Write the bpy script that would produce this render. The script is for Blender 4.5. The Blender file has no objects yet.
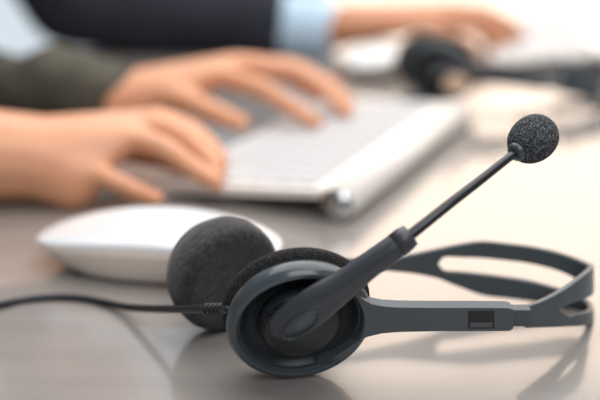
import bpy, bmesh, math, random
from mathutils import Vector, Matrix
random.seed(7)
S = bpy.context.scene
COL = S.collection
T = 0.74                                   # height of the table top above the floor
R = math.radians

# ------------------------------------------------------------------ camera, world, lights, exposure
PITCH, FPX, CAMH = R(18.1), 1050.0, 0.217
cam_data = bpy.data.cameras.new('camera')
cam_data.sensor_width = 36.0
cam_data.lens = FPX / 600 * 36
cam_data.clip_start = 0.01
cam_data.dof.use_dof = True
cam_data.dof.focus_distance = 0.450
cam_data.dof.aperture_fstop = 3.6
cam = bpy.data.objects.new('camera', cam_data)
cam.location = (0, 0, T + CAMH)
cam.rotation_euler = (math.pi / 2 - PITCH, 0, 0)
COL.objects.link(cam)
S.camera = cam

S.view_settings.view_transform = 'Standard'
S.view_settings.look = 'None'
S.view_settings.gamma = 1.0
S.view_settings.use_curve_mapping = False
S.view_settings.exposure = 0.0
S.cycles.use_denoising = True

w = bpy.data.worlds.new('daylight')
S.world = w
w.use_nodes = True
bg = w.node_tree.nodes['Background']
wn = w.node_tree                                  # brighter towards the daylight side (+Y), dim behind the camera
wtc = wn.nodes.new('ShaderNodeTexCoord'); wsp = wn.nodes.new('ShaderNodeSeparateXYZ')
wmr = wn.nodes.new('ShaderNodeMapRange'); wmr.interpolation_type = 'SMOOTHSTEP'
wmr.inputs['From Min'].default_value = 0.15; wmr.inputs['From Max'].default_value = 0.85
wmr.inputs['To Min'].default_value = 0.20; wmr.inputs['To Max'].default_value = 0.95
wn.links.new(wtc.outputs['Generated'], wsp.inputs[0]); wn.links.new(wsp.outputs['Y'], wmr.inputs['Value'])
wn.links.new(wmr.outputs[0], bg.inputs[1])
bg.inputs[0].default_value = (0.80, 0.90, 0.98, 1)

def area(name, loc, target, size, size_y, power, color):
    l = bpy.data.lights.new(name, 'AREA')
    l.shape = 'RECTANGLE'; l.size = size; l.size_y = size_y
    l.energy = power; l.color = color
    o = bpy.data.objects.new(name, l)
    o.location = loc
    d = Vector(target) - Vector(loc)
    o.rotation_euler = d.to_track_quat('-Z', 'Y').to_euler()
    COL.objects.link(o)
    return o
area('window_daylight', (1.62, 4.25, 1.85), (1.62, 0.0, 1.85), 3.1, 1.95, 44, (1.0, 0.70, 0.46))
area('front_fill', (0.5, -1.1, T + 1.75), (0.0, 0.9, T), 1.4, 1.4, 28, (0.98, 0.98, 1.0))  # added fill from behind the camera for the front faces, no real lamp
area('top_fill', (0.25, 1.2, T + 1.75), (0.1, 0.7, T), 3.0, 2.6, 74, (1.0, 0.95, 0.91))  # added overhead fill, wide to soften shadows, no real ceiling fixture

# ------------------------------------------------------------------ helpers
def srgb(r, g, b):
    f = lambda c: (c / 255 / 12.92) if c / 255 <= 0.04045 else ((c / 255 + 0.055) / 1.055) ** 2.4
    return (f(r), f(g), f(b), 1)

def mat(name, rgb, rough=0.5, metal=0.0, noise=None, bump=0.0, bscale=400, coat=0.0, sheen=0.0, spec=0.5, sss=0.0):
    m = bpy.data.materials.new(name)
    m.use_nodes = True
    nt = m.node_tree
    b = nt.nodes['Principled BSDF']
    b.inputs['Base Color'].default_value = srgb(*rgb)
    b.inputs['Roughness'].default_value = rough
    b.inputs['Metallic'].default_value = metal
    b.inputs['Coat Weight'].default_value = coat
    b.inputs['Sheen Weight'].default_value = sheen
    b.inputs['Specular IOR Level'].default_value = spec
    tc = nt.nodes.new('ShaderNodeTexCoord')
    if sss:
        b.inputs['Subsurface Weight'].default_value = sss
        b.inputs['Subsurface Radius'].default_value = (0.01, 0.004, 0.002)
        b.inputs['Subsurface Scale'].default_value = 0.5
    if noise:
        rgb2, scale, lo, hi = noise
        n = nt.nodes.new('ShaderNodeTexNoise'); n.inputs['Scale'].default_value = scale
        n.inputs['Detail'].default_value = 4
        r = nt.nodes.new('ShaderNodeValToRGB')
        r.color_ramp.elements[0].position = lo; r.color_ramp.elements[0].color = srgb(*rgb)
        r.color_ramp.elements[1].position = hi; r.color_ramp.elements[1].color = srgb(*rgb2)
        nt.links.new(tc.outputs['Object'], n.inputs['Vector'])
        nt.links.new(n.outputs['Fac'], r.inputs['Fac'])
        nt.links.new(r.outputs['Color'], b.inputs['Base Color'])
    if bump:
        n2 = nt.nodes.new('ShaderNodeTexNoise'); n2.inputs['Scale'].default_value = bscale
        bp = nt.nodes.new('ShaderNodeBump'); bp.inputs['Strength'].default_value = bump
        bp.inputs['Distance'].default_value = 0.001
        nt.links.new(tc.outputs['Object'], n2.inputs['Vector'])
        nt.links.new(n2.outputs['Fac'], bp.inputs['Height'])
        nt.links.new(bp.outputs['Normal'], b.inputs['Normal'])
    return m

def ray(px, py):
    """direction of the view line through a photo pixel, in world axes"""
    u, v = (px - 300) / FPX, (200 - py) / FPX
    c, s = math.cos(PITCH), math.sin(PITCH)
    return Vector((u, c + v * s, -s + v * c))
CAM = Vector((0, 0, CAMH))                 # table-top coordinates: z = 0 on the table
def P(px, py, z=0.0):                      # point at height z above the table
    d = ray(px, py); return CAM + d * ((z - CAMH) / d.z)
def Q(px, py, y):                          # point at distance y from the camera's foot
    d = ray(px, py); return CAM + d * (y / d.y)
def plane_hit(px, py, c, n):
    d = ray(px, py); return CAM + d * ((c - CAM).dot(n) / d.dot(n))
UP = Vector((0, 0, T))

def link(name, me, m, parent=None, smooth=True):
    o = bpy.data.objects.new(name, me)
    COL.objects.link(o)
    if m: me.materials.append(m)
    if smooth:
        for p in me.polygons: p.use_smooth = True
    if parent: o.parent = parent
    return o
def from_bm(name, bm, m, parent=None, smooth=True):
    me = bpy.data.meshes.new(name)
    bmesh.ops.recalc_face_normals(bm, faces=bm.faces)
    bm.to_mesh(me); bm.free()
    return link(name, me, m, parent, smooth)
def tag(o, label, cat, group=None, kind=None):
    o['label'] = label
    if cat: o['category'] = cat
    if group: o['group'] = group
    if kind: o['kind'] = kind
    return o
def empty(name, loc, rz=0.0):
    o = bpy.data.objects.new(name, None)
    o.empty_display_size = 0.02
    o.location = loc; o.rotation_euler = (0, 0, rz)
    COL.objects.link(o)
    return o
def bevel(o, wdt, seg=2, ang=35):
    b = o.modifiers.new('bevel', 'BEVEL'); b.width = wdt; b.segments = seg
    b.limit_method = 'ANGLE'; b.angle_limit = R(ang)
    wn = o.modifiers.new('normals', 'WEIGHTED_NORMAL'); wn.keep_sharp = True
    return o
def box_bm(bm, lo, hi):
    vs = [bm.verts.new((x, y, z)) for x in (lo[0], hi[0]) for y in (lo[1], hi[1]) for z in (lo[2], hi[2])]
    for f in ((0,1,3,2),(4,6,7,5),(0,4,5,1),(2,3,7,6),(0,2,6,4),(1,5,7,3)):
        bm.faces.new([vs[i] for i in f])
    return vs
def box(name, lo, hi, m, parent=None, bev=0.0):
    bm = bmesh.new(); box_bm(bm, lo, hi)
    o = from_bm(name, bm, m, parent, smooth=False)
    if bev: bevel(o, bev)
    return o
def loft_bm(bm, rings, cap=True, close=False):
    vr = [[bm.verts.new(p) for p in r] for r in rings]
    n = len(rings[0])
    for a, b in zip(vr, vr[1:]):
        for i in range(n):
            bm.faces.new((a[i], a[(i + 1) % n], b[(i + 1) % n], b[i]))
    if close:
        a, b = vr[-1], vr[0]
        for i in range(n): bm.faces.new((a[i], a[(i + 1) % n], b[(i + 1) % n], b[i]))
    elif cap:
        bm.faces.new(vr[0][::-1]); bm.faces.new(vr[-1])
def revolve_bm(bm, c, n, e1, e2, prof, seg=72, closed=False):
    """prof: (radius, height along n)"""
    rings = []
    for r, t in prof:
        r = max(r, 1e-5)
        rings.append([c + n * t + (e1 * math.cos(2*math.pi*i/seg) + e2 * math.sin(2*math.pi*i/seg)) * r for i in range(seg)])
    loft_bm(bm, rings, cap=not closed, close=closed)
def revolve(name, c, n, e1, e2, prof, m, parent=None, seg=72, closed=False, sharp=0):
    bm = bmesh.new(); revolve_bm(bm, c, n, e1, e2, prof, seg, closed)
    o = from_bm(name, bm, m, parent)
    if sharp:
        es = o.modifiers.new('crisp', 'EDGE_SPLIT'); es.split_angle = R(sharp)
    return o
def catmull(pts, k):
    out = []
    n = len(pts)
    for i in range(n - 1):
        p0, p1, p2, p3 = pts[max(i-1, 0)], pts[i], pts[i+1], pts[min(i+2, n-1)]
        for j in range(k):
            t = j / k
            out.append(tuple(0.5 * ((2*b) + (-a + c)*t + (2*a - 5*b + 4*c - d)*t*t + (-a + 3*b - 3*c + d)*t**3)
                             for a, b, c, d in zip(p0, p1, p2, p3)))
    out.append(tuple(pts[-1]))
    return out
def tube_bm(bm, pts, rad, seg=16, up=None, flat=1.0, round_caps=True):
    """pts: Vectors, rad: half widths across; flat: thickness / width along 'up'"""
    n = len(pts)
    rad = [rad] * n if isinstance(rad, (int, float)) else rad
    up = up or Vector((0, 0, 1))
    rings = []
    def frame(i):
        t = (pts[min(i + 1, n - 1)] - pts[max(i - 1, 0)]).normalized()
        s = t.cross(up)
        if s.length < 1e-4: s = t.cross(Vector((1, 0, 0)))
        s.normalize()
        return t, s, s.cross(t).normalized()
    def ring(c, s, u, r, fl):
        return [c + s * math.cos(2*math.pi*i/seg) * r + u * math.sin(2*math.pi*i/seg) * r * fl for i in range(seg)]
    fl = [flat] * n if isinstance(flat, (int, float)) else flat
    t, s, u = frame(0)
    if round_caps:
        for a in (80, 60, 40, 20): rings.append(ring(pts[0] - t * rad[0] * math.sin(R(a)), s, u, rad[0] * math.cos(R(a)), fl[0]))
    for i in range(n):
        t, s, u = frame(i); rings.append(ring(pts[i], s, u, rad[i], fl[i]))
    if round_caps:
        for a in (20, 40, 60, 80): rings.append(ring(pts[-1] + t * rad[-1] * math.sin(R(a)), s, u, rad[-1] * math.cos(R(a)), fl[-1]))
    loft_bm(bm, rings)
def tube(name, pts, rad, m, parent=None, **k):
    bm = bmesh.new(); tube_bm(bm, pts, rad, **k)
    return from_bm(name, bm, m, parent)
def hull(bm, nodes, sub=2):
    """convex hull round a few balls (centre, radius or 3 radii)"""
    tmp = bmesh.new()
    for c, r in nodes:
        rr = (r, r, r) if isinstance(r, (int, float)) else r
        bmesh.ops.create_icosphere(tmp, subdivisions=sub, radius=1.0, matrix=Matrix.Translation(c) @ Matrix.Diagonal((*rr, 1)))
    res = bmesh.ops.convex_hull(tmp, input=tmp.verts)
    dele = {v for v in tmp.verts if not v.link_faces}
    bmesh.ops.delete(tmp, geom=[g for g in res['geom_interior'] if isinstance(g, bmesh.types.BMVert)], context='VERTS')
    me = bpy.data.meshes.new('tmp'); tmp.to_mesh(me); tmp.free()
    bm.from_mesh(me); bpy.data.meshes.remove(me)
def merged(name, groups, voxel, smooth, m, parent=None):
    """one continuous skin grown round overlapping hulls"""
    bm = bmesh.new()
    for g in groups: hull(bm, g)
    me = bpy.data.meshes.new(name); bm.to_mesh(me); bm.free()
    o = bpy.data.objects.new(name, me); COL.objects.link(o)
    rm = o.modifiers.new('remesh', 'REMESH'); rm.mode = 'VOXEL'; rm.voxel_size = voxel
    sm = o.modifiers.new('smooth', 'SMOOTH'); sm.iterations = smooth; sm.factor = 0.5
    dg = bpy.context.evaluated_depsgraph_get()
    new = bpy.data.meshes.new_from_object(o.evaluated_get(dg))
    bpy.data.objects.remove(o); bpy.data.meshes.remove(me)
    new.name = name
    return link(name, new, m, parent)
def chain(nodes):
    return [[a, b] for a, b in zip(nodes, nodes[1:])]
def copy_tree(o, parent=None, skip=()):
    c = o.copy(); COL.objects.link(c)
    if parent: c.parent = parent
    for ch in list(o.children):
        if ch.name.split('.')[0] not in skip: copy_tree(ch, c, skip)
    return c

# ------------------------------------------------------------------ materials
M = {}
M['plastic'] = mat('charcoal_plastic', (69, 77, 82), 0.32, bump=0.05, bscale=2500)
M['plastic_gloss'] = mat('charcoal_plastic_satin', (66, 74, 79), 0.20)
M['plastic_dark'] = mat('black_plastic', (14, 15, 17), 0.5)
M['rubber'] = mat('soft_grey_plastic', (54, 58, 64), 0.40, bump=0.08, bscale=3000)
M['cushion_foam'] = mat('dark_cushion_foam', (28, 27, 28), 0.95, noise=((104, 98, 92), 1500, 0.54, 0.76), bump=1.0, bscale=1300)
M['hub'] = mat('dark_hub_plastic', (38, 43, 47), 0.42)
M['foam'] = mat('black_foam', (26, 27, 30), 0.95, noise=((128, 136, 142), 1500, 0.48, 0.70), bump=1.0, bscale=1300)
M['cloth_foam'] = mat('dark_cushion_cloth', (34, 34, 37), 0.95, noise=((62, 61, 63), 420, 0.42, 0.70), bump=0.7, bscale=1500, sheen=0.2)
M['tube'] = mat('black_satin_tube', (32, 36, 40), 0.25)
M['cable'] = mat('black_cable', (22, 26, 32), 0.45)
M['alu'] = mat('brushed_aluminium', (222, 208, 196), 0.35, 0.0)
M['alu_light'] = mat('satin_aluminium', (240, 233, 226), 0.4, 0.0)
M['chrome'] = mat('polished_metal_cap', (190, 190, 192), 0.18, 1.0)
M['white'] = mat('white_acrylic', (222, 225, 228), 0.18, coat=0.3)
M['key'] = mat('white_key_plastic', (196, 196, 198), 0.6, spec=0.2)
M['under'] = mat('dark_underside', (40, 42, 46), 0.7)
M['skin'] = mat('skin', (214, 151, 114), 0.45, noise=((224, 166, 131), 30, 0.35, 0.7), sss=0.15)
M['skin_b'] = mat('skin_tan', (190, 128, 92), 0.5, noise=((202, 142, 106), 30, 0.35, 0.7), sss=0.15)
M['olive'] = mat('olive_grey_cloth', (70, 68, 60), 0.9, noise=((92, 88, 76), 28, 0.4, 0.65), bump=0.4, bscale=900)
M['navy'] = mat('navy_wool', (33, 35, 46), 0.9, noise=((44, 46, 58), 20, 0.4, 0.7), bump=0.4, bscale=900)
M['shirt'] = mat('pale_blue_shirt_cloth', (192, 218, 238), 0.85, bump=0.2, bscale=900)
M['trouser'] = mat('dark_trouser_cloth', (45, 46, 52), 0.9)
M['shoe'] = mat('black_leather', (25, 24, 24), 0.4)
M['hair'] = mat('dark_brown_hair', (40, 30, 24), 0.6, bump=0.6, bscale=300)
M['eye'] = mat('eye_white', (235, 232, 228), 0.2)
M['iris'] = mat('brown_iris', (60, 38, 24), 0.2)
M['lip'] = mat('lip', (186, 110, 96), 0.5)
M['tan'] = mat('tan_glint', (255, 222, 192), 0.4)  # pale tan painted as the tone of an out-of-focus highlight
M['chair'] = mat('grey_chair_cloth', (80, 82, 86), 0.9)
M['steel'] = mat('grey_steel', (150, 150, 152), 0.4, 0.8)
M['wall'] = mat('white_wall_paint', (226, 226, 222), 0.9, bump=0.1, bscale=200)
M['floor'] = mat('pale_grey_floor', (176, 178, 180), 0.5, noise=((188, 189, 190), 3, 0.4, 0.7))
M['frame'] = mat('white_window_frame', (230, 230, 228), 0.5)

def glass_mat():
    m = bpy.data.materials.new('clear_window_glass'); m.use_nodes = True
    nt = m.node_tree; nt.nodes.clear()
    o = nt.nodes.new('ShaderNodeOutputMaterial'); mx = nt.nodes.new('ShaderNodeMixShader')
    tr = nt.nodes.new('ShaderNodeBsdfTransparent'); gl = nt.nodes.new('ShaderNodeBsdfGlossy')
    gl.inputs['Roughness'].default_value = 0.02
    mx.inputs[0].default_value = 0.06
    nt.links.new(tr.outputs[0], mx.inputs[1]); nt.links.new(gl.outputs[0], mx.inputs[2])
    nt.links.new(mx.outputs[0], o.inputs[0])
    return m
M['glass'] = glass_mat()

def table_mat():
    m = mat('pale_table_laminate', (150, 146, 142), 0.11)
    nt = m.node_tree; b = nt.nodes['Principled BSDF']
    tc = nt.nodes.new('ShaderNodeTexCoord'); mp = nt.nodes.new('ShaderNodeMapping')
    mp.inputs['Scale'].default_value = (2.0, 26.0, 1.0)
    n = nt.nodes.new('ShaderNodeTexNoise'); n.inputs['Scale'].default_value = 3.0; n.inputs['Detail'].default_value = 5
    r = nt.nodes.new('ShaderNodeValToRGB')
    r.color_ramp.elements[0].position = 0.3; r.color_ramp.elements[0].color = srgb(136, 131, 127)
    r.color_ramp.elements[1].position = 0.7; r.color_ramp.elements[1].color = srgb(144, 139, 135)
    nt.links.new(tc.outputs['Object'], mp.inputs['Vector']); nt.links.new(mp.outputs[0], n.inputs['Vector'])
    nt.links.new(n.outputs['Fac'], r.inputs['Fac']); nt.links.new(r.outputs['Color'], b.inputs['Base Color'])
    b.inputs['Roughness'].default_value = 0.25
    b.inputs['Coat Weight'].default_value = 1.0
    b.inputs['Coat Roughness'].default_value = 0.10
    b.inputs['Coat IOR'].default_value = 1.7
    return m
M['table'] = table_mat()

# ------------------------------------------------------------------ the setting
def struct(name, lo, hi, m):
    o = box(name, lo, hi, m); o['kind'] = 'structure'; return o
struct('floor', (-3.0, -1.5, -0.05), (3.0, 4.0, 0.0), M['floor'])
WZ1 = 2.8                                        # two window openings in the far wall: one to the floor, one above a sill
WIN = ((-2.85, -0.12, 0.04), (0.05, 2.95, 0.92))
bm = bmesh.new()
box_bm(bm, (-3, 4.0, -0.05), (WIN[0][0], 4.12, 3.0)); box_bm(bm, (WIN[0][1], 4.0, -0.05), (WIN[1][0], 4.12, 3.0)); box_bm(bm, (WIN[1][1], 4.0, -0.05), (3.0, 4.12, 3.0))
for x0, x1, z0 in WIN:
    box_bm(bm, (x0, 4.0, -0.05), (x1, 4.12, z0)); box_bm(bm, (x0, 4.0, WZ1), (x1, 4.12, 3.0))
wb = from_bm('wall_back', bm, M['wall'], smooth=False); wb['kind'] = 'structure'
for k, (x0, x1, WZ0) in enumerate(WIN):
    xm = (x0 + x1) / 2
    bm = bmesh.new()
    for a, b in ((x0, x0 + .06), (xm - .03, xm + .03), (x1 - .06, x1)): box_bm(bm, (a, 4.02, WZ0), (b, 4.08, WZ1))
    for a, b in ((WZ0, WZ0 + .06), (WZ1 - .06, WZ1)): box_bm(bm, (x0, 4.02, a), (x1, 4.08, b))
    wf = from_bm('window_%d' % (k + 1), bm, M['frame'], smooth=False); wf['kind'] = 'structure'
    for a, b in ((x0 + .06, xm - .03), (xm + .03, x1 - .06)):
        box('pane', (a, 4.045, WZ0 + .06), (b, 4.052, WZ1 - .06), M['glass'], wf)

# ------------------------------------------------------------------ the table
TX0, TX1, TY0, TY1 = -0.29, 1.0, -0.5, 2.3
tab = empty('meeting_table', (0.35, 0.9, 0))
tag(tab, 'glossy grey office table with warm reflections under the headsets and keyboards', 'table')
o = box('table_top', (TX0 - .35, TY0 - .9, T - .03), (TX1 - .35, TY1 - .9, T), M['table'], tab, bev=0.004)
for sx in (TX0 + .08, TX1 - .08):
    for sy in (TY0 + .12, TY1 - .12):
        box('leg', (sx - .38, sy - .93, 0), (sx - .32, sy - .87, T - .03), M['steel'], tab, bev=0.003)

# ------------------------------------------------------------------ the headset in front
base = P(297, 382, 0)
HS = empty('headset', base + UP)
tag(HS, 'charcoal wired headset in sharp focus in front, microphone boom raised', 'headset', 'headsets')
RC = 0.0308
def basis(yaw, tilt):
    n = Vector((math.sin(yaw) * math.cos(tilt), -math.cos(yaw) * math.cos(tilt), -math.sin(tilt)))
    e1 = Vector((math.cos(yaw), math.sin(yaw), 0))
    return n, e1, n.cross(e1) * -1 if n.cross(e1).z < 0 else n.cross(e1)
N1, A1, B1 = basis(R(9), R(18))
C1 = Vector((base.x + 0.001, base.y - 0.004, RC * math.cos(R(18)) + 0.0012))
loc = lambda v: v - base                       # table coordinates -> headset coordinates
def C(px, py, t=0.0): return plane_hit(px, py, C1 + N1 * t, N1)
mm = lambda prof: [(r / 1000, t / 1000) for r, t in prof]

cup = revolve('ear_cup', loc(C1), N1, A1, B1, mm([(6, -5.5), (28.0, -5.5), (30.0, -4.6), (30.7, -3), (30.9, -1), (30.9, 1.2), (30.0, 2.9), (29.0, 3.9),
      (27.4, 4.2), (26.7, 3.7), (26.4, 2.6), (25.2, 0.2), (23.6, -2.4), (21.0, -4.4), (6, -5.0)]), M['plastic_gloss'], HS, 96, sharp=32)
revolve('inner_plate', loc(C1), N1, A1, B1, mm([(2, -5.4), (20.6, -5.4), (26.2, 1.3), (26.0, 1.7), (25.0, 0.5), (23.4, -1.9), (20.8, -3.9), (2, -4.2)]), M['hub'], cup, 72)
def torus_prof(R0, rr, rt, t0, k=18):
    return [(R0 + rr * math.cos(2*math.pi*i/k), t0 + rt * math.sin(2*math.pi*i/k)) for i in range(k)]
revolve('ear_cushion', loc(C1), N1, A1, B1, mm(torus_prof(23.2, 9.0, 4.4, -9.2)), M['cushion_foam'], cup, 96, closed=True)
# hub with vent slits
HC = C1 + A1 * 0.0005 - B1 * 0.0008
hub = revolve('hub', loc(HC), N1, A1, B1, mm([(3, -4.5), (17.6, -4.5), (17.6, 0.5), (17.0, 2.2), (15.4, 4.0), (12.5, 5.4), (8, 6.3), (3, 6.6)]), M['hub'], cup, 72)
bm = bmesh.new()
for a0 in (118, 142, 158, 172):
    a1 = a0 + (16 if a0 < 140 else 7)
    pts = [loc(HC) + N1 * 0.0031 + (A1 * math.cos(R(a)) + B1 * math.sin(R(a))) * 0.0164 for a in (a0, (a0 + a1) / 2, a1)]
    tube_bm(bm, pts, 0.0009, seg=8, up=N1)
from_bm('vent_slit', bm, M['plastic_dark'], cup)

# boom lever, origin at its pivot
PIV = C(291, 324, 0.0075)
lever_path = [(291, 324, 9), (305, 313, 9.5), (322, 300, 9.5), (345, 284, 9), (368, 266, 8), (390, 250.5, 6.8), (397, 245.5, 6.2)]
lv = [C(x, y, t / 1000) - PIV for x, y, t in lever_path]
lvs = [Vector(p) for p in catmull([tuple(v) for v in lv], 6)]
lr = [p[0] for p in catmull([(.0094,), (.0096,), (.0087,), (.0068,), (.0056,), (.0053,), (.0052,)], 6)]
lf = [p[0] for p in catmull([(.50,), (.52,), (.60,), (.76,), (.9,), (.98,), (1.0,)], 6)]
bm = bmesh.new(); tube_bm(bm, lvs, lr, seg=28, up=N1, flat=lf)
boom = from_bm('boom_lever', bm, M['rubber'], HS)
boom.location = loc(PIV)
cp = [C(396.5, 245.8, .0062) - PIV, C(404, 239.8, .0052) - PIV, C(410.5, 234.8, .0043) - PIV]
tube('boom_collar', cp, [.0054, .0053, .0047], M['rubber'], boom, seg=28, up=N1, round_caps=False)
tp = [(407, 237.5, 4.6), (425, 223.5, 1.5), (450, 203.5, -4), (478, 182, -12), (502, 163, -20), (517.5, 151, -26)]
tpts = [Vector(p) for p in catmull([tuple(C(x, y, t / 1000) - PIV) for x, y, t in tp], 8)]
tube('boom_tube', tpts, [.0023 - .0006 * i / len(tpts) for i in range(len(tpts))], M['tube'], boom, seg=18, up=N1)
md = (tpts[-1] - tpts[-9]).normalized()
ms = md.cross(N1).normalized(); mu = ms.cross(md)
revolve('microphone_collar', tpts[-1], md, ms, mu, mm([(1.8, -2.6), (3.4, -2.4), (4.1, -1.6), (4.2, 1.6), (3.4, 3.0), (1.2, 3.2)]), M['plastic_gloss'], boom, 28)
fm = []
for i in range(25):
    a = math.pi * i / 24
    z = -math.cos(a) * 11.6 + 10.4
    r = math.sin(a) ** 0.86 * 10.0 * (1 + 0.05 * math.cos(a) * -1)
    fm.append((r, z))
revolve('microphone_foam', tpts[-1], md, ms, mu, mm(fm), M['foam'], boom, 48)
# oval inlay on the lever's big end
ld = (lvs[8] - lvs[0]).normalized(); lsd = N1.cross(ld).normalized()
ic = lvs[4] + N1 * 0.0050
ring = [ic + ld * math.cos(2*math.pi*i/40) * .0092 + lsd * math.sin(2*math.pi*i/40) * .0046 for i in range(40)]
bm = bmesh.new()
rings = []
for i, p in enumerate(ring):
    out = (p - ic).normalized()
    rings.append([p + (out * math.cos(2*math.pi*k/8) + N1 * math.sin(2*math.pi*k/8)) * .00038 for k in range(8)])
loft_bm(bm, rings, close=True)
from_bm('inlay_rim', bm, M['plastic_gloss'], boom)
bm = bmesh.new()
loft_bm(bm, [[ic + (p - ic) * .98 - N1 * .001 for p in ring], [ic + (p - ic) * .98 + N1 * .00005 for p in ring]])
from_bm('inlay', bm, M['plastic'], boom)

# arm from the near cup with its adjuster window
upper = [(345, 279), (349, 285), (355, 292.5), (362, 298.6), (371, 304.0), (384, 306.6), (400, 307.6), (435, 307.9), (470, 307.9), (508, 308.1), (513, 309.5)]
lower = [(314, 366.5), (330, 359.5), (345, 350), (356, 342.8), (367, 337), (382, 333.4), (400, 332), (435, 331.3), (470, 331.2), (509, 331), (513, 329)]
AF = 0.0048
def resample(pts, n):
    d = [0]
    for a, b in zip(pts, pts[1:]): d.append(d[-1] + (b - a).length)
    out = []
    for k in range(n):
        t = d[-1] * k / (n - 1); i = max(q for q in range(len(d) - 1) if d[q] <= t + 1e-12)
        out.append(pts[i].lerp(pts[i + 1], (t - d[i]) / max(d[i + 1] - d[i], 1e-12)))
    return out
def smooth_px(pts, k=4): return [C(p[0], p[1], AF) for p in catmull(pts, k)]
onring = lambda a: C1 + N1 * AF + (A1 * math.cos(R(a)) + B1 * math.sin(R(a))) * 0.0272
mid = [C(x, 318, AF) for x in (372, 384, 400, 435, 470, 508, 513)]
nU, nI = 25, 17
bm = bmesh.new()
rodU = resample(smooth_px(upper[:5]), 16) + smooth_px(upper[4:], 1)[1:]
rodL = resample(smooth_px(lower[:5]), 16) + smooth_px(lower[4:], 1)[1:]
innU = resample([onring(a) for a in range(40, -5, -4)], 16); innL = resample([onring(a) for a in range(-74, 1, -1 if False else 4)], 16)
j0 = onring(-2)
innU[-1] = j0; innL[-1] = j0
rodU[0] = innU[0]; rodL[0] = innL[0]
for k in range(5):
    for L_ in (rodU, rodL, innU, innL): L_[k] = L_[k] - N1 * (.0042 * (1 - k / 5))
innU += mid[1:]; innL += mid[1:]
def strip(a, b):
    va = [bm.verts.new(loc(p)) for p in a]; vb = [bm.verts.new(loc(p)) for p in b]
    return [bm.faces.new((va[i], va[i + 1], vb[i + 1], vb[i])) for i in range(len(a) - 1)]
strip(rodU, innU); strip(rodL, innL)
bmesh.ops.remove_doubles(bm, verts=bm.verts, dist=1e-6)
bmesh.ops.recalc_face_normals(bm, faces=bm.faces)
ext = bmesh.ops.extrude_face_region(bm, geom=bm.faces[:])
for g in ext['geom']:
    if isinstance(g, bmesh.types.BMVert): g.co -= N1 * 0.0046
arm = from_bm('headband_arm', bm, M['plastic'], HS, smooth=False)
for p in arm.data.polygons: p.use_smooth = True
bevel(arm, 0.0013, 3, 40)
def plate(name, x0, y0, x1, y1, t0, t1, m, parent, bev=0.0):
    bm = bmesh.new()
    a = [loc(C(x, y, t1)) for x, y in ((x0, y0), (x1, y0), (x1, y1), (x0, y1))]
    d = N1 * (t1 - t0)
    loft_bm(bm, [[p - d for p in a], a])
    o = from_bm(name, bm, m, parent, smooth=False)
    if bev: bevel(o, bev)
    return o
plate('adjuster_window', 468, 311, 494.5, 328.6, .0030, .00490, M['plastic_dark'], arm)
plate('adjuster_tab', 470, 323, 492.5, 327.5, .0032, .00520, M['plastic'], arm, .0003)
plate('slider', 506, 310.5, 532, 327, -.0022, .0022, M['plastic_gloss'], arm, .0006)

# headband: two straps joined at the ends, bent round the loop
st = [  # px, top, hole top, hole bottom, bottom, distance
 (524, 306, 316.5, 316.5, 327.5, .4290), (540, 300.5, 313.5, 313.5, 327, .4355), (556, 292.5, 309, 309, 326.5, .4425), (568, 285, 303.5, 315.5, 326, .4490),
 (579, 277, 300, 313, 325.6, .4560), (586.5, 271, 297, 311, 325, .4630), (590.5, 267, 294, 309, 322.5, .4705), (590.5, 264.5, 290, 305, 318.5, .4775), (586, 262.5, 284.5, 300, 314.5, .4835),
 (574, 257.5, 277, 294, 309, .4885), (556, 251.5, 269.5, 287.5, 304.5, .4915), (530, 246, 263, 280.5, 300.5, .4930), (505, 243, 259.8, 276.5, 297.5, .4935),
 (482, 241, 257.5, 273.6, 294.5, .4930), (462, 243.5, 256.8, 271.5, 287.5, .4920), (444, 247, 256.6, 270, 280.5, .4910), (436, 248.8, 263, 263, 277.5, .4905),
 (415, 253.2, 262.5, 262.5, 273.3, .4890), (390, 258, 264, 264, 270.6, .4870), (360, 258.5, 263.2, 263.2, 268.8, .4845), (325, 258, 263, 263, 268, .4820), (285, 258, 263, 263, 268, .4790)]
sm = catmull(st, 8)
rows = [[], [], [], []]
for px, yt, hu, hl, yb, Y in sm:
    if hl - hu < 1.2: hu = hl = (hu + hl) / 2
    for k, y in enumerate((yb, hl, hu, yt)): rows[k].append(loc(Q(px, y, Y)))
bm = bmesh.new()
for a, b in ((0, 1), (2, 3)):
    va = [bm.verts.new(p) for p in rows[a]]; vb = [bm.verts.new(p) for p in rows[b]]
    vm = [bm.verts.new((p + q) / 2) for p, q in zip(rows[a], rows[b])]
    for A, B in ((va, vm), (vm, vb)):
        for i in range(len(A) - 1): bm.faces.new((A[i], A[i + 1], B[i + 1], B[i]))
bmesh.ops.remove_doubles(bm, verts=bm.verts, dist=0.00002)
band = from_bm('headband', bm, M['plastic'], HS)
so = band.modifiers.new('thick', 'SOLIDIFY'); so.thickness = 0.0030; so.offset = 0
bevel(band, 0.0007, 2, 40)

# far ear cup, its cushion towards the camera
base2 = P(227, 331, 0)
N2, A2, B2 = basis(R(37), R(9))
C2 = Vector((base2.x, base2.y + .001, .0276 * math.cos(R(9)) + 0.0010))
cup2 = revolve('ear_cup', loc(C2), N2, A2, B2, mm([(3, -24), (12, -23.5), (18, -21.5), (21.5, -18), (22.6, -15), (22.6, -12), (5, -12)]), M['plastic_gloss'], HS, 96)
revolve('ear_cushion', loc(C2), N2, A2, B2, mm([(3, -13.5), (22.5, -13.5), (25.6, -11.8), (27.2, -6), (27.5, 0), (27.2, 3.4), (26.0, 6.2), (23.4, 7.4), (19.5, 7.2), (15, 6.6), (8, 6.2), (2, 6.1)]), M['cloth_foam'], cup2, 96)

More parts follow.
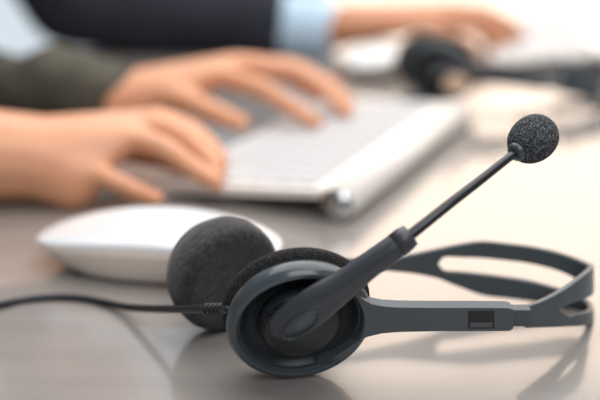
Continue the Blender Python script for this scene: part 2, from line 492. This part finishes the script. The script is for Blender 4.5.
# cable
cb = [(228, 309.5, C1.y - .002), (215, 309.3, .4150), (195, 309.0, .4290), (165, 309.0, .4510), (130, 307.5, .4770), (105, 302.5, .4900), (85, 298.5, .4960), (62, 297, .5010), (38, 298.2, .5000), (15, 301.5, .4930), (-30, 310, .4760), (-90, 322, .4500)]
cpt = []
for x, y, Y in cb:
    p = Q(x, y, Y)
    if p.z < 0.0016: p = P(x, y, 0.0016)
    cpt.append(loc(p))
cps = [Vector(p) for p in catmull([tuple(v) for v in cpt], 8)]
cable = tube('cable', cps, 0.0019, M['cable'], HS, seg=14)
bm = bmesh.new()
sp = [loc(Q(x, 309.3, Y)) for x, Y in ((205, .4215), (231, C1.y - .001))]
tube_bm(bm, sp, 0.0021, seg=14)
for i in range(5):
    c0 = sp[0].lerp(sp[1], 0.08 + i * .17); c1 = sp[0].lerp(sp[1], 0.16 + i * .17)
    tube_bm(bm, [c0, c1], 0.0028, seg=14, round_caps=False)
from_bm('strain_relief', bm, M['cable'], cable)

# ------------------------------------------------------------------ mice
def make_mouse(loc_, rz, label):
    root = empty('computer_mouse', loc_, rz)
    tag(root, label, 'computer mouse', 'computer mice')
    a, b, K = .0690, .0325, 72
    def ring(sx, sy, z0, sag):
        out = []
        for i in range(K):
            th = 2 * math.pi * i / K
            c, s = math.cos(th), math.sin(th)
            x = abs(c) ** (2 / 2.35) * (1 if c >= 0 else -1); y = abs(s) ** (2 / 2.35) * (1 if s >= 0 else -1)
            out.append(Vector((x * a * sx, y * b * sy, z0 + sag * (1 - (x * sx) ** 2))))
        return out
    bm = bmesh.new()
    loft_bm(bm, [ring(.70, .84, .0012, 0), ring(.80, .90, .0042, .0), ring(.90, .955, .0080, .0025), ring(.962, .985, .0112, .0050), ring(1.0, 1.0, .0148, .0064)])
    from_bm('mouse_base', bm, M['alu'], root)
    bm = bmesh.new()
    rr = [ring(1.0, 1.0, .0148, .0064), ring(1.0, 1.0, .0154, .0066)]
    for s_, z0, sag in ((.985, .0160, .0070), (.94, .0165, .0082), (.86, .0168, .0092), (.74, .0168, .0094), (.58, .0164, .0098), (.38, .0162, .0100), (.16, .0161, .0101)):
        rr.append(ring(s_, s_, z0, sag))
    loft_bm(bm, rr)
    from_bm('mouse_top', bm, M['white'], root)
    bm = bmesh.new()
    for sy in (-.017, .017): box_bm(bm, (-.042, sy - .002, 0), (.042, sy + .002, .0016))
    from_bm('glide_pad', bm, M['under'], root, smooth=False)
    return root
make_mouse(Vector((-.0785, .5450, 0)) + UP, R(-9), 'white mouse behind the front headset, beside the nearer keyboard')
make_mouse(P(388, 70) + UP, R(58), 'white mouse far back behind the keyboard, left of the second headset')

# ------------------------------------------------------------------ keyboards
def make_keyboard(loc_, rz, label):
    """local x runs along the tube, local y towards the front edge"""
    root = empty('keyboard', loc_, rz)
    tag(root, label, 'keyboard', 'keyboards')
    L, W = .272, .130
    zr, zf = .0205, .0095                    # height of the deck at the tube and at the front edge
    zt = lambda y: zr + (zf - zr) * y / W
    bm = bmesh.new()
    prof = [(.006, zt(.006)), (W - .001, zt(W)), (W, zt(W) - .001), (W, .0030), (W - .004, .0022), (.008, zt(0) - .0065)]
    K = [[Vector((x, y, z)) for y, z in prof] for x in (0, L)]
    loft_bm(bm, K)
    o = from_bm('keyboard_body', bm, M['alu_light'], root, smooth=False); bevel(o, .0012, 3)
    rr = .0114
    tube('battery_tube', [Vector((.001, .001, rr)), Vector((L - .001, .001, rr))], rr, M['alu_light'], root, seg=32, round_caps=False)
    for x0, x1 in ((-.0015, .0009), (L - .0009, L + .0015)):
        tube('end_cap', [Vector((x0, .001, rr)), Vector((x1, .001, rr))], rr * .93, M['chrome'], root, seg=32, round_caps=False)
    # keys: six rows, the space bar in the front one
    kz = .0022
    def key_mesh(wd, dp):
        bm = bmesh.new()
        top, bot = .0005, 0
        loft_bm(bm, [[Vector((x, y, z)) for x, y in ((-wd/2 + i, -dp/2 + i), (wd/2 - i, -dp/2 + i), (wd/2 - i, dp/2 - i), (-wd/2 + i, dp/2 - i))] for i, z in ((0, 0), (0, kz - .0006), (.0006, kz))])
        bmesh.ops.recalc_face_normals(bm, faces=bm.faces)
        me = bpy.data.meshes.new('key'); bm.to_mesh(me); bm.free(); me.materials.append(M['key']); return me
    cache = {}
    ang = math.atan2(zf - zr, W)
    pitch, gap = .0187, .0026
    y = .0185
    rows_ = [([1] * 14, .0105), ([1] * 13 + [1.35], .0160), ([1.35] + [1] * 13, .0160), ([1.7] + [1] * 11 + [1.65], .0160),
             ([2.15] + [1] * 10 + [2.2], .0160), ([1, 1, 1.2, 5.05, 1.2, 1, 1, 1, 1], .0160)]
    for ws, dp in rows_:
        tot = sum(ws)
        u = (L - .012) / tot
        x = .006
        for wd in ws:
            kk = (round(wd * u, 5), dp)
            if kk not in cache: cache[kk] = key_mesh(wd * u - gap, dp)
            k = bpy.data.objects.new('key', cache[kk]); COL.objects.link(k); k.parent = root
            k.location = (x + wd * u / 2, y + dp / 2, zt(y + dp / 2) - .0002); k.rotation_euler = (ang, 0, 0)
            x += wd * u
        y += dp + gap
    return root
K0 = P(338, 222); K1 = P(452, 131)
make_keyboard(K0 + UP, math.atan2(K1.y - K0.y, K1.x - K0.x), 'white keyboard with round metal tube edge under the typing hands')
make_keyboard(Vector((.338, 1.105, 0)) + UP, R(84), 'white keyboard at the far right, cut off by the frame edge')

# ------------------------------------------------------------------ the second headset, far back
h2 = copy_tree(HS, None, skip=('cable', 'strain_relief'))
h2.location = P(440, 105) + UP
h2.rotation_euler = (0, 0, R(-24))
tag(h2, 'blurred black headset far back between the white mouse and far keyboard', 'headset', 'headsets')
for ch in h2.children:
    if ch.name.startswith('boom_lever'):
        ch.rotation_mode = 'QUATERNION'
        from mathutils import Quaternion
        ch.rotation_quaternion = Quaternion(N1, R(-38))
glint_obj = revolve('glint_disc', loc(C1) + A1 * .015 - B1 * .003, N1, A1, B1, mm([(1, 4), (11, 4), (11, 15.0), (10.4, 15.4), (1, 15.4)]), M['tan'], h2, 40)  # modelled disc stands in for a blurred specular highlight, not a headset part
glint_obj['label'] = 'round tan disc in place of a blurred highlight'

# ------------------------------------------------------------------ people
V = Vector
body_trunk = {}
def inflate(groups, d):
    return [[(c, tuple(q + d for q in (r if isinstance(r, tuple) else (r, r, r)))) for c, r in g] for g in groups]

def build_person(root_xy, label, A, right, left, sh_fwd, skin):
    """A: offsets; right / left: dicts of arm and hand joints in table coordinates"""
    cx, cy = root_xy
    root_loc = Vector((cx, cy, 0))
    rel = lambda v: Vector(v) + UP - root_loc             # table coordinates -> person coordinates
    fl = lambda x, y, z: Vector((x - cx, y - cy, z))      # floor coordinates -> person coordinates
    sx = cx + sh_fwd                                       # shoulders lean forward
    hz = 0.52
    chest = fl(cx + sh_fwd * .75, cy, 0.92)
    neck = fl(sx + .015, cy, 1.135)
    head = fl(sx + .065, cy, 1.285)
    G = []
    # trunk
    G.append([(fl(cx, cy - .09, hz), (.13, .10, .10)), (fl(cx, cy + .09, hz), (.13, .10, .10)), (fl(cx + sh_fwd * .4, cy, .74), (.10, .14, .08))])
    G.append([(fl(cx + sh_fwd * .4, cy, .74), (.10, .14, .08)), (chest + V((0, -.07, 0)), (.105, .09, .10)), (chest + V((0, .07, 0)), (.105, .09, .10))])
    G.append([(chest, (.10, .15, .10)), (fl(sx, cy - .15, 1.06), .05), (fl(sx, cy + .15, 1.06), .05), (neck - V((0, 0, .03)), .06)])
    G.append([(neck - V((.01, 0, .05)), .058), (neck + V((.03, 0, .07)), .052)])
    TR = [list(g) for g in G[:3]]
    # head: cranium, jaw, nose, ears, lips
    G.append([(head + V((-.012, 0, .035)), (.095, .075, .085)), (head + V((.035, 0, -.01)), (.058, .062, .075))])
    G.append([(head + V((.03, 0, -.02)), (.055, .058, .05)), (head + V((.058, 0, -.088)), (.026, .030, .022))])
    G.append([(head + V((.092, 0, .012)), .008), (head + V((.108, 0, -.030)), (.011, .014, .009))])
    G.append([(head + V((.092, -.018, .026)), (.008, .016, .006)), (head + V((.092, .018, .026)), (.008, .016, .006))])
    for s in (-1, 1):
        G.append([(head + V((-.005, s * .076, .012)), (.018, .008, .026)), (head + V((-.001, s * .074, -.014)), (.010, .006, .014))])
    # legs
    for s in (-1, 1):
        hip = fl(cx + .02, cy + s * .095, .50); kn = fl(cx + .43, cy + s * .12, .51); an = fl(cx + .40, cy + s * .13, .09)
        G += chain([(hip, .085), (hip.lerp(kn, .5), .075), (kn, .056), (kn.lerp(an, .35), .055), (an, .038)])
        G.append([(an + V((-.02, 0, -.05)), (.04, .035, .035)), (an + V((.15, s * .02, -.065)), (.05, .042, .022))])
    # arms and hands
    for s, H in ((-1, right), (1, left)):
        shd = fl(sx, cy + s * .175, 1.05)
        el, wr = rel(H['elbow']), rel(H['wrist'])
        G += chain([(shd, .056), (shd.lerp(el, .5), .048), (el, H.get('el', .040))])
        mid = el.lerp(wr, .35)
        G += chain([(el, H.get('el', .040)), (mid, H.get('mid', .042)), (wr, H.get('wrad', (.026, .031, .023)))])
        mcps = [(rel(f[0]), H['r'] * 1.12) for f in H['fingers']]
        G.append([(wr, H.get('wrad', (.026, .031, .023)))] + [(p - (p - wr).normalized() * .006, r * 1.05) for p, r in mcps])
        if 'heel' in H: G.append([(wr, H.get('wrad')), (rel(H['heel']), .020), (mcps[-1][0], mcps[-1][1])])
        for f in H['fingers']:
            pts = [rel(p) for p in f]; k = f is H['fingers'][-1]
            rr = H['r'] * (.86 if k else 1.0)
            rad = [rr * 1.12, rr * 1.02, rr * .93, rr * .80]
            G += chain(list(zip(pts, rad)))
        th = [rel(p) for p in H['thumb']]
        G += chain(list(zip(th, [H['r'] * 1.55, H['r'] * 1.22, H['r'] * 1.12, H['r'] * .98])))
    body = merged('person', G, .0032, 7, skin)
    body.location = root_loc
    tag(body, label, 'person')
    for s in (-1, 1):
        e = bmesh.new(); bmesh.ops.create_uvsphere(e, u_segments=16, v_segments=10, radius=.0115, matrix=Matrix.Translation(head + V((.0775, s * .031, .010))))
        eo = from_bm('eye', e, M['eye'], body)
        e = bmesh.new(); bmesh.ops.create_uvsphere(e, u_segments=12, v_segments=8, radius=.0055, matrix=Matrix.Translation(head + V((.0850, s * .031, .007))))
        from_bm('iris', e, M['iris'], eo)
    e = bmesh.new(); hull(e, [(head + V((.0865, -.014, -.056)), (.006, .008, .005)), (head + V((.0865, .014, -.056)), (.006, .008, .005)), (head + V((.0925, 0, -.055)), (.005, .008, .006))])
    from_bm('mouth', e, M['lip'], body)
    merged('hair', [[(head + V((-.020, 0, .045)), (.102, .083, .088)), (head + V((.030, 0, .080)), (.060, .066, .040))],
                    [(head + V((-.055, 0, .02)), (.062, .076, .080)), (head + V((-.06, 0, -.05)), (.04, .055, .04))]], .006, 6, M['hair'], body)
    # trousers and shoes
    TG = [[(fl(cx, cy - .09, hz), (.14, .11, .105)), (fl(cx, cy + .09, hz), (.14, .11, .105)), (fl(cx + .02, cy, .64), (.125, .155, .05))]]
    for s in (-1, 1):
        hip = fl(cx + .02, cy + s * .095, .50); kn = fl(cx + .43, cy + s * .12, .51); an = fl(cx + .40, cy + s * .13, .09)
        TG += chain([(hip, .095), (hip.lerp(kn, .5), .086), (kn, .070), (kn.lerp(an, .4), .066), (an + V((0, 0, .02)), .056)])
    merged('trousers', TG, .008, 5, M['trouser'], body)
    for s in (-1, 1):
        an = fl(cx + .40, cy + s * .13, .09)
        merged('shoe', [[(an + V((-.03, 0, -.045)), (.05, .043, .044)), (an + V((.16, s * .02, -.060)), (.055, .050, .029))],
                        [(an + V((0, 0, -.03)), .045), (an + V((0, 0, .0)), .047)]], .005, 4, M['shoe'], body)
    body_trunk[body.name] = TR
    return body, rel, fl, chest, neck, sx

def sleeve_groups(shd, el, cuff, r0, r1, r2):
    mid = el.lerp(cuff, .45)
    return chain([(shd, r0), (shd.lerp(el, .5), r0 * .93), (el, r1), (mid, r1 * .98), (cuff, r2)])

# --- the person typing at the nearer keyboard
r_wr = Q(42, 158, .672)
RH = dict(elbow=V((-.455, .640, .050)), wrist=r_wr, wrad=(.026, .034, .029), r=.0083, heel=Q(72, 182, .655), fingers=[
    [Q(160, 119, .705), Q(192, 131, .698), Q(211, 147, .692), Q(222, 163, .683)],
    [Q(150, 122, .688), Q(186, 140, .680), Q(206, 158, .670), Q(219, 174, .660)],
    [Q(135, 140, .668), Q(163, 147, .658), Q(194, 169, .646), Q(217, 183, .637)],
    [Q(92, 172, .650), Q(116, 182, .642), Q(138, 192, .636), Q(158, 199, .631)]],
    thumb=[Q(80, 145, .700), Q(130, 150, .715), Q(160, 156, .705), Q(184, 164, .690)])
LH = dict(el=.033, mid=.025, elbow=V((-.440, .985, .032)), wrist=Q(122, 100, .850), wrad=(.028, .032, .024), r=.0085, fingers=[
    [Q(222, 76, .832), Q(262, 88, .822), Q(292, 107, .812), Q(316, 123, .796)],
    [Q(232, 66, .852), Q(293, 70, .850), Q(326, 90, .844), Q(347, 112, .828)],
    [Q(236, 63, .872), Q(296, 68, .876), Q(330, 86, .868), Q(347, 104, .856)],
    [Q(230, 64, .892), Q(276, 70, .900), Q(300, 86, .896), Q(318, 98, .892)]],
    thumb=[Q(160, 92, .838), Q(195, 104, .808), Q(222, 116, .796), Q(240, 123, .790)])
p1, rel1, fl1, ch1, nk1, sx1 = build_person((-.66, .815), 'person in an olive grey jacket typing on the nearer white keyboard', {}, RH, LH, .12, M['skin'])
JG = inflate(body_trunk[p1.name], .015)
JG.append([(ch1, (.118, .165, .10)), (nk1 - V((.01, 0, .035)), .068)])
JG += sleeve_groups(fl1(sx1, .815 - .175, 1.05), rel1(RH['elbow']), rel1(RH['elbow'].lerp(RH['wrist'], .45)), .070, .048, .042)
JG += chain([(fl1(sx1, .815 + .175, 1.05), .070), (fl1(sx1, .815 + .175, 1.05).lerp(rel1(LH['elbow']), .5), .062), (rel1(LH['elbow']), .042),
             (rel1(V((-.300, .918, .034))), .033), (rel1(V((-.238, .890, .0275))), .0270), (rel1(V((-.205, .875, .036))), .034), (rel1(Q(88, 92, .860)), .032), (rel1(Q(114, 98, .853)), .033)])
merged('jacket', JG, .005, 5, M['olive'], p1)

# --- the person behind, in a navy blazer
r_wr2 = Q(325, 28, 1.215)
RH2 = dict(elbow=V((-.268, 1.235, .056)), wrist=r_wr2, wrad=(.028, .032, .027), r=.0090, fingers=[
    [Q(444, 10, 1.235), Q(482, 12, 1.24), Q(508, 24, 1.235), Q(522, 36, 1.225)],
    [Q(442, 12, 1.215), Q(478, 18, 1.215), Q(500, 30, 1.210), Q(512, 42, 1.200)],
    [Q(436, 18, 1.195), Q(468, 24, 1.192), Q(488, 36, 1.186), Q(498, 47, 1.180)],
    [Q(424, 24, 1.178), Q(450, 32, 1.172), Q(466, 42, 1.166), Q(476, 50, 1.160)]],
    thumb=[Q(380, 20, 1.245), Q(430, 18, 1.275), Q(470, 24, 1.290), Q(496, 32, 1.290)])
off = V((0.02, .30, 0))
sh2 = lambda p: V((p[0] - .13, p[1] - .05, p[2]))
LH2 = dict(elbow=sh2((-.545, 1.680, .04)), wrist=sh2((-.395, 1.545, -.125)), wrad=(.028, .032, .026), r=.0090, fingers=[
    [sh2((-.325, 1.490, -.150)), sh2((-.298, 1.470, -.158)), sh2((-.280, 1.458, -.166)), sh2((-.268, 1.450, -.174))],
    [sh2((-.318, 1.508, -.150)), sh2((-.288, 1.490, -.158)), sh2((-.268, 1.478, -.166)), sh2((-.255, 1.470, -.174))],
    [sh2((-.316, 1.528, -.152)), sh2((-.288, 1.512, -.160)), sh2((-.270, 1.502, -.168)), sh2((-.258, 1.496, -.175))],
    [sh2((-.320, 1.548, -.156)), sh2((-.298, 1.538, -.163)), sh2((-.284, 1.532, -.170)), sh2((-.275, 1.528, -.176))]],
    thumb=[sh2((-.370, 1.505, -.148)), sh2((-.350, 1.475, -.156)), sh2((-.338, 1.458, -.162)), sh2((-.328, 1.442, -.168))])
p2, rel2, fl2, ch2, nk2, sx2 = build_person((-.70, 1.36), 'person in a navy blazer and pale shirt reaching to the far keyboard', {}, RH2, LH2, .31, M['skin_b'])
SG = inflate(body_trunk[p2.name], .012)
SG.append([(ch2, (.116, .16, .10)), (nk2 - V((.005, 0, .03)), .066)])
for H in (RH2, LH2):
    e_, w_ = H['elbow'], H['wrist']
    dirw = (w_ - e_).normalized()
    merged('shirt_cuff', [[(rel2(w_ - dirw * .09), .037), (rel2(w_ - dirw * .008), .036)]], .005, 5, M['shirt'], p2)
merged('shirt', SG, .005, 5, M['shirt'], p2)
BG = [[(c + V((-.035, 0, 0)), r) for c, r in g] for g in inflate(body_trunk[p2.name], .014)]       # open in front, the shirt shows between
for q in (-1, 1):
    BG.append([(ch2 + V((.012, q * .105, -.08)), (.105, .068, .06)), (ch2 + V((.012, q * .105, .03)), (.105, .066, .06)), (fl2(sx2, 1.36 + q * .13, 1.07), .076)])
for s, H in ((-1, RH2), (1, LH2)):
    e_, w_ = H['elbow'], H['wrist']
    BG += sleeve_groups(fl2(sx2, 1.36 + s * .175, 1.05), rel2(e_), rel2(w_ - (w_ - e_).normalized() * .075), .062, .054, .046)
merged('blazer', BG, .005, 5, M['navy'], p2)

# chairs under the two
def chair(loc_, label):
    root = empty('office_chair', loc_)
    tag(root, label, 'chair', 'office chairs')
    box('seat', (-.22, -.23, .355), (.24, .23, .410), M['chair'], root, bev=.02)
    box('backrest', (-.29, -.21, .52), (-.235, .21, .92), M['chair'], root, bev=.02)
    box('back_bracket', (-.29, -.03, .33), (-.27, .03, .56), M['steel'], root, bev=.004)
    box('seat_bracket', (-.28, -.03, .335), (.05, .03, .356), M['steel'], root, bev=.004)
    for sx_ in (-.19, .20):
        for sy_ in (-.20, .20):
            tube('leg', [V((sx_, sy_, 0)), V((sx_, sy_, .357))], .013, M['steel'], root, seg=14, round_caps=False)
chair((-.66, .815, 0), 'grey office chair under the person in the olive jacket')
chair((-.70, 1.36, 0), 'grey office chair under the person in the navy blazer')
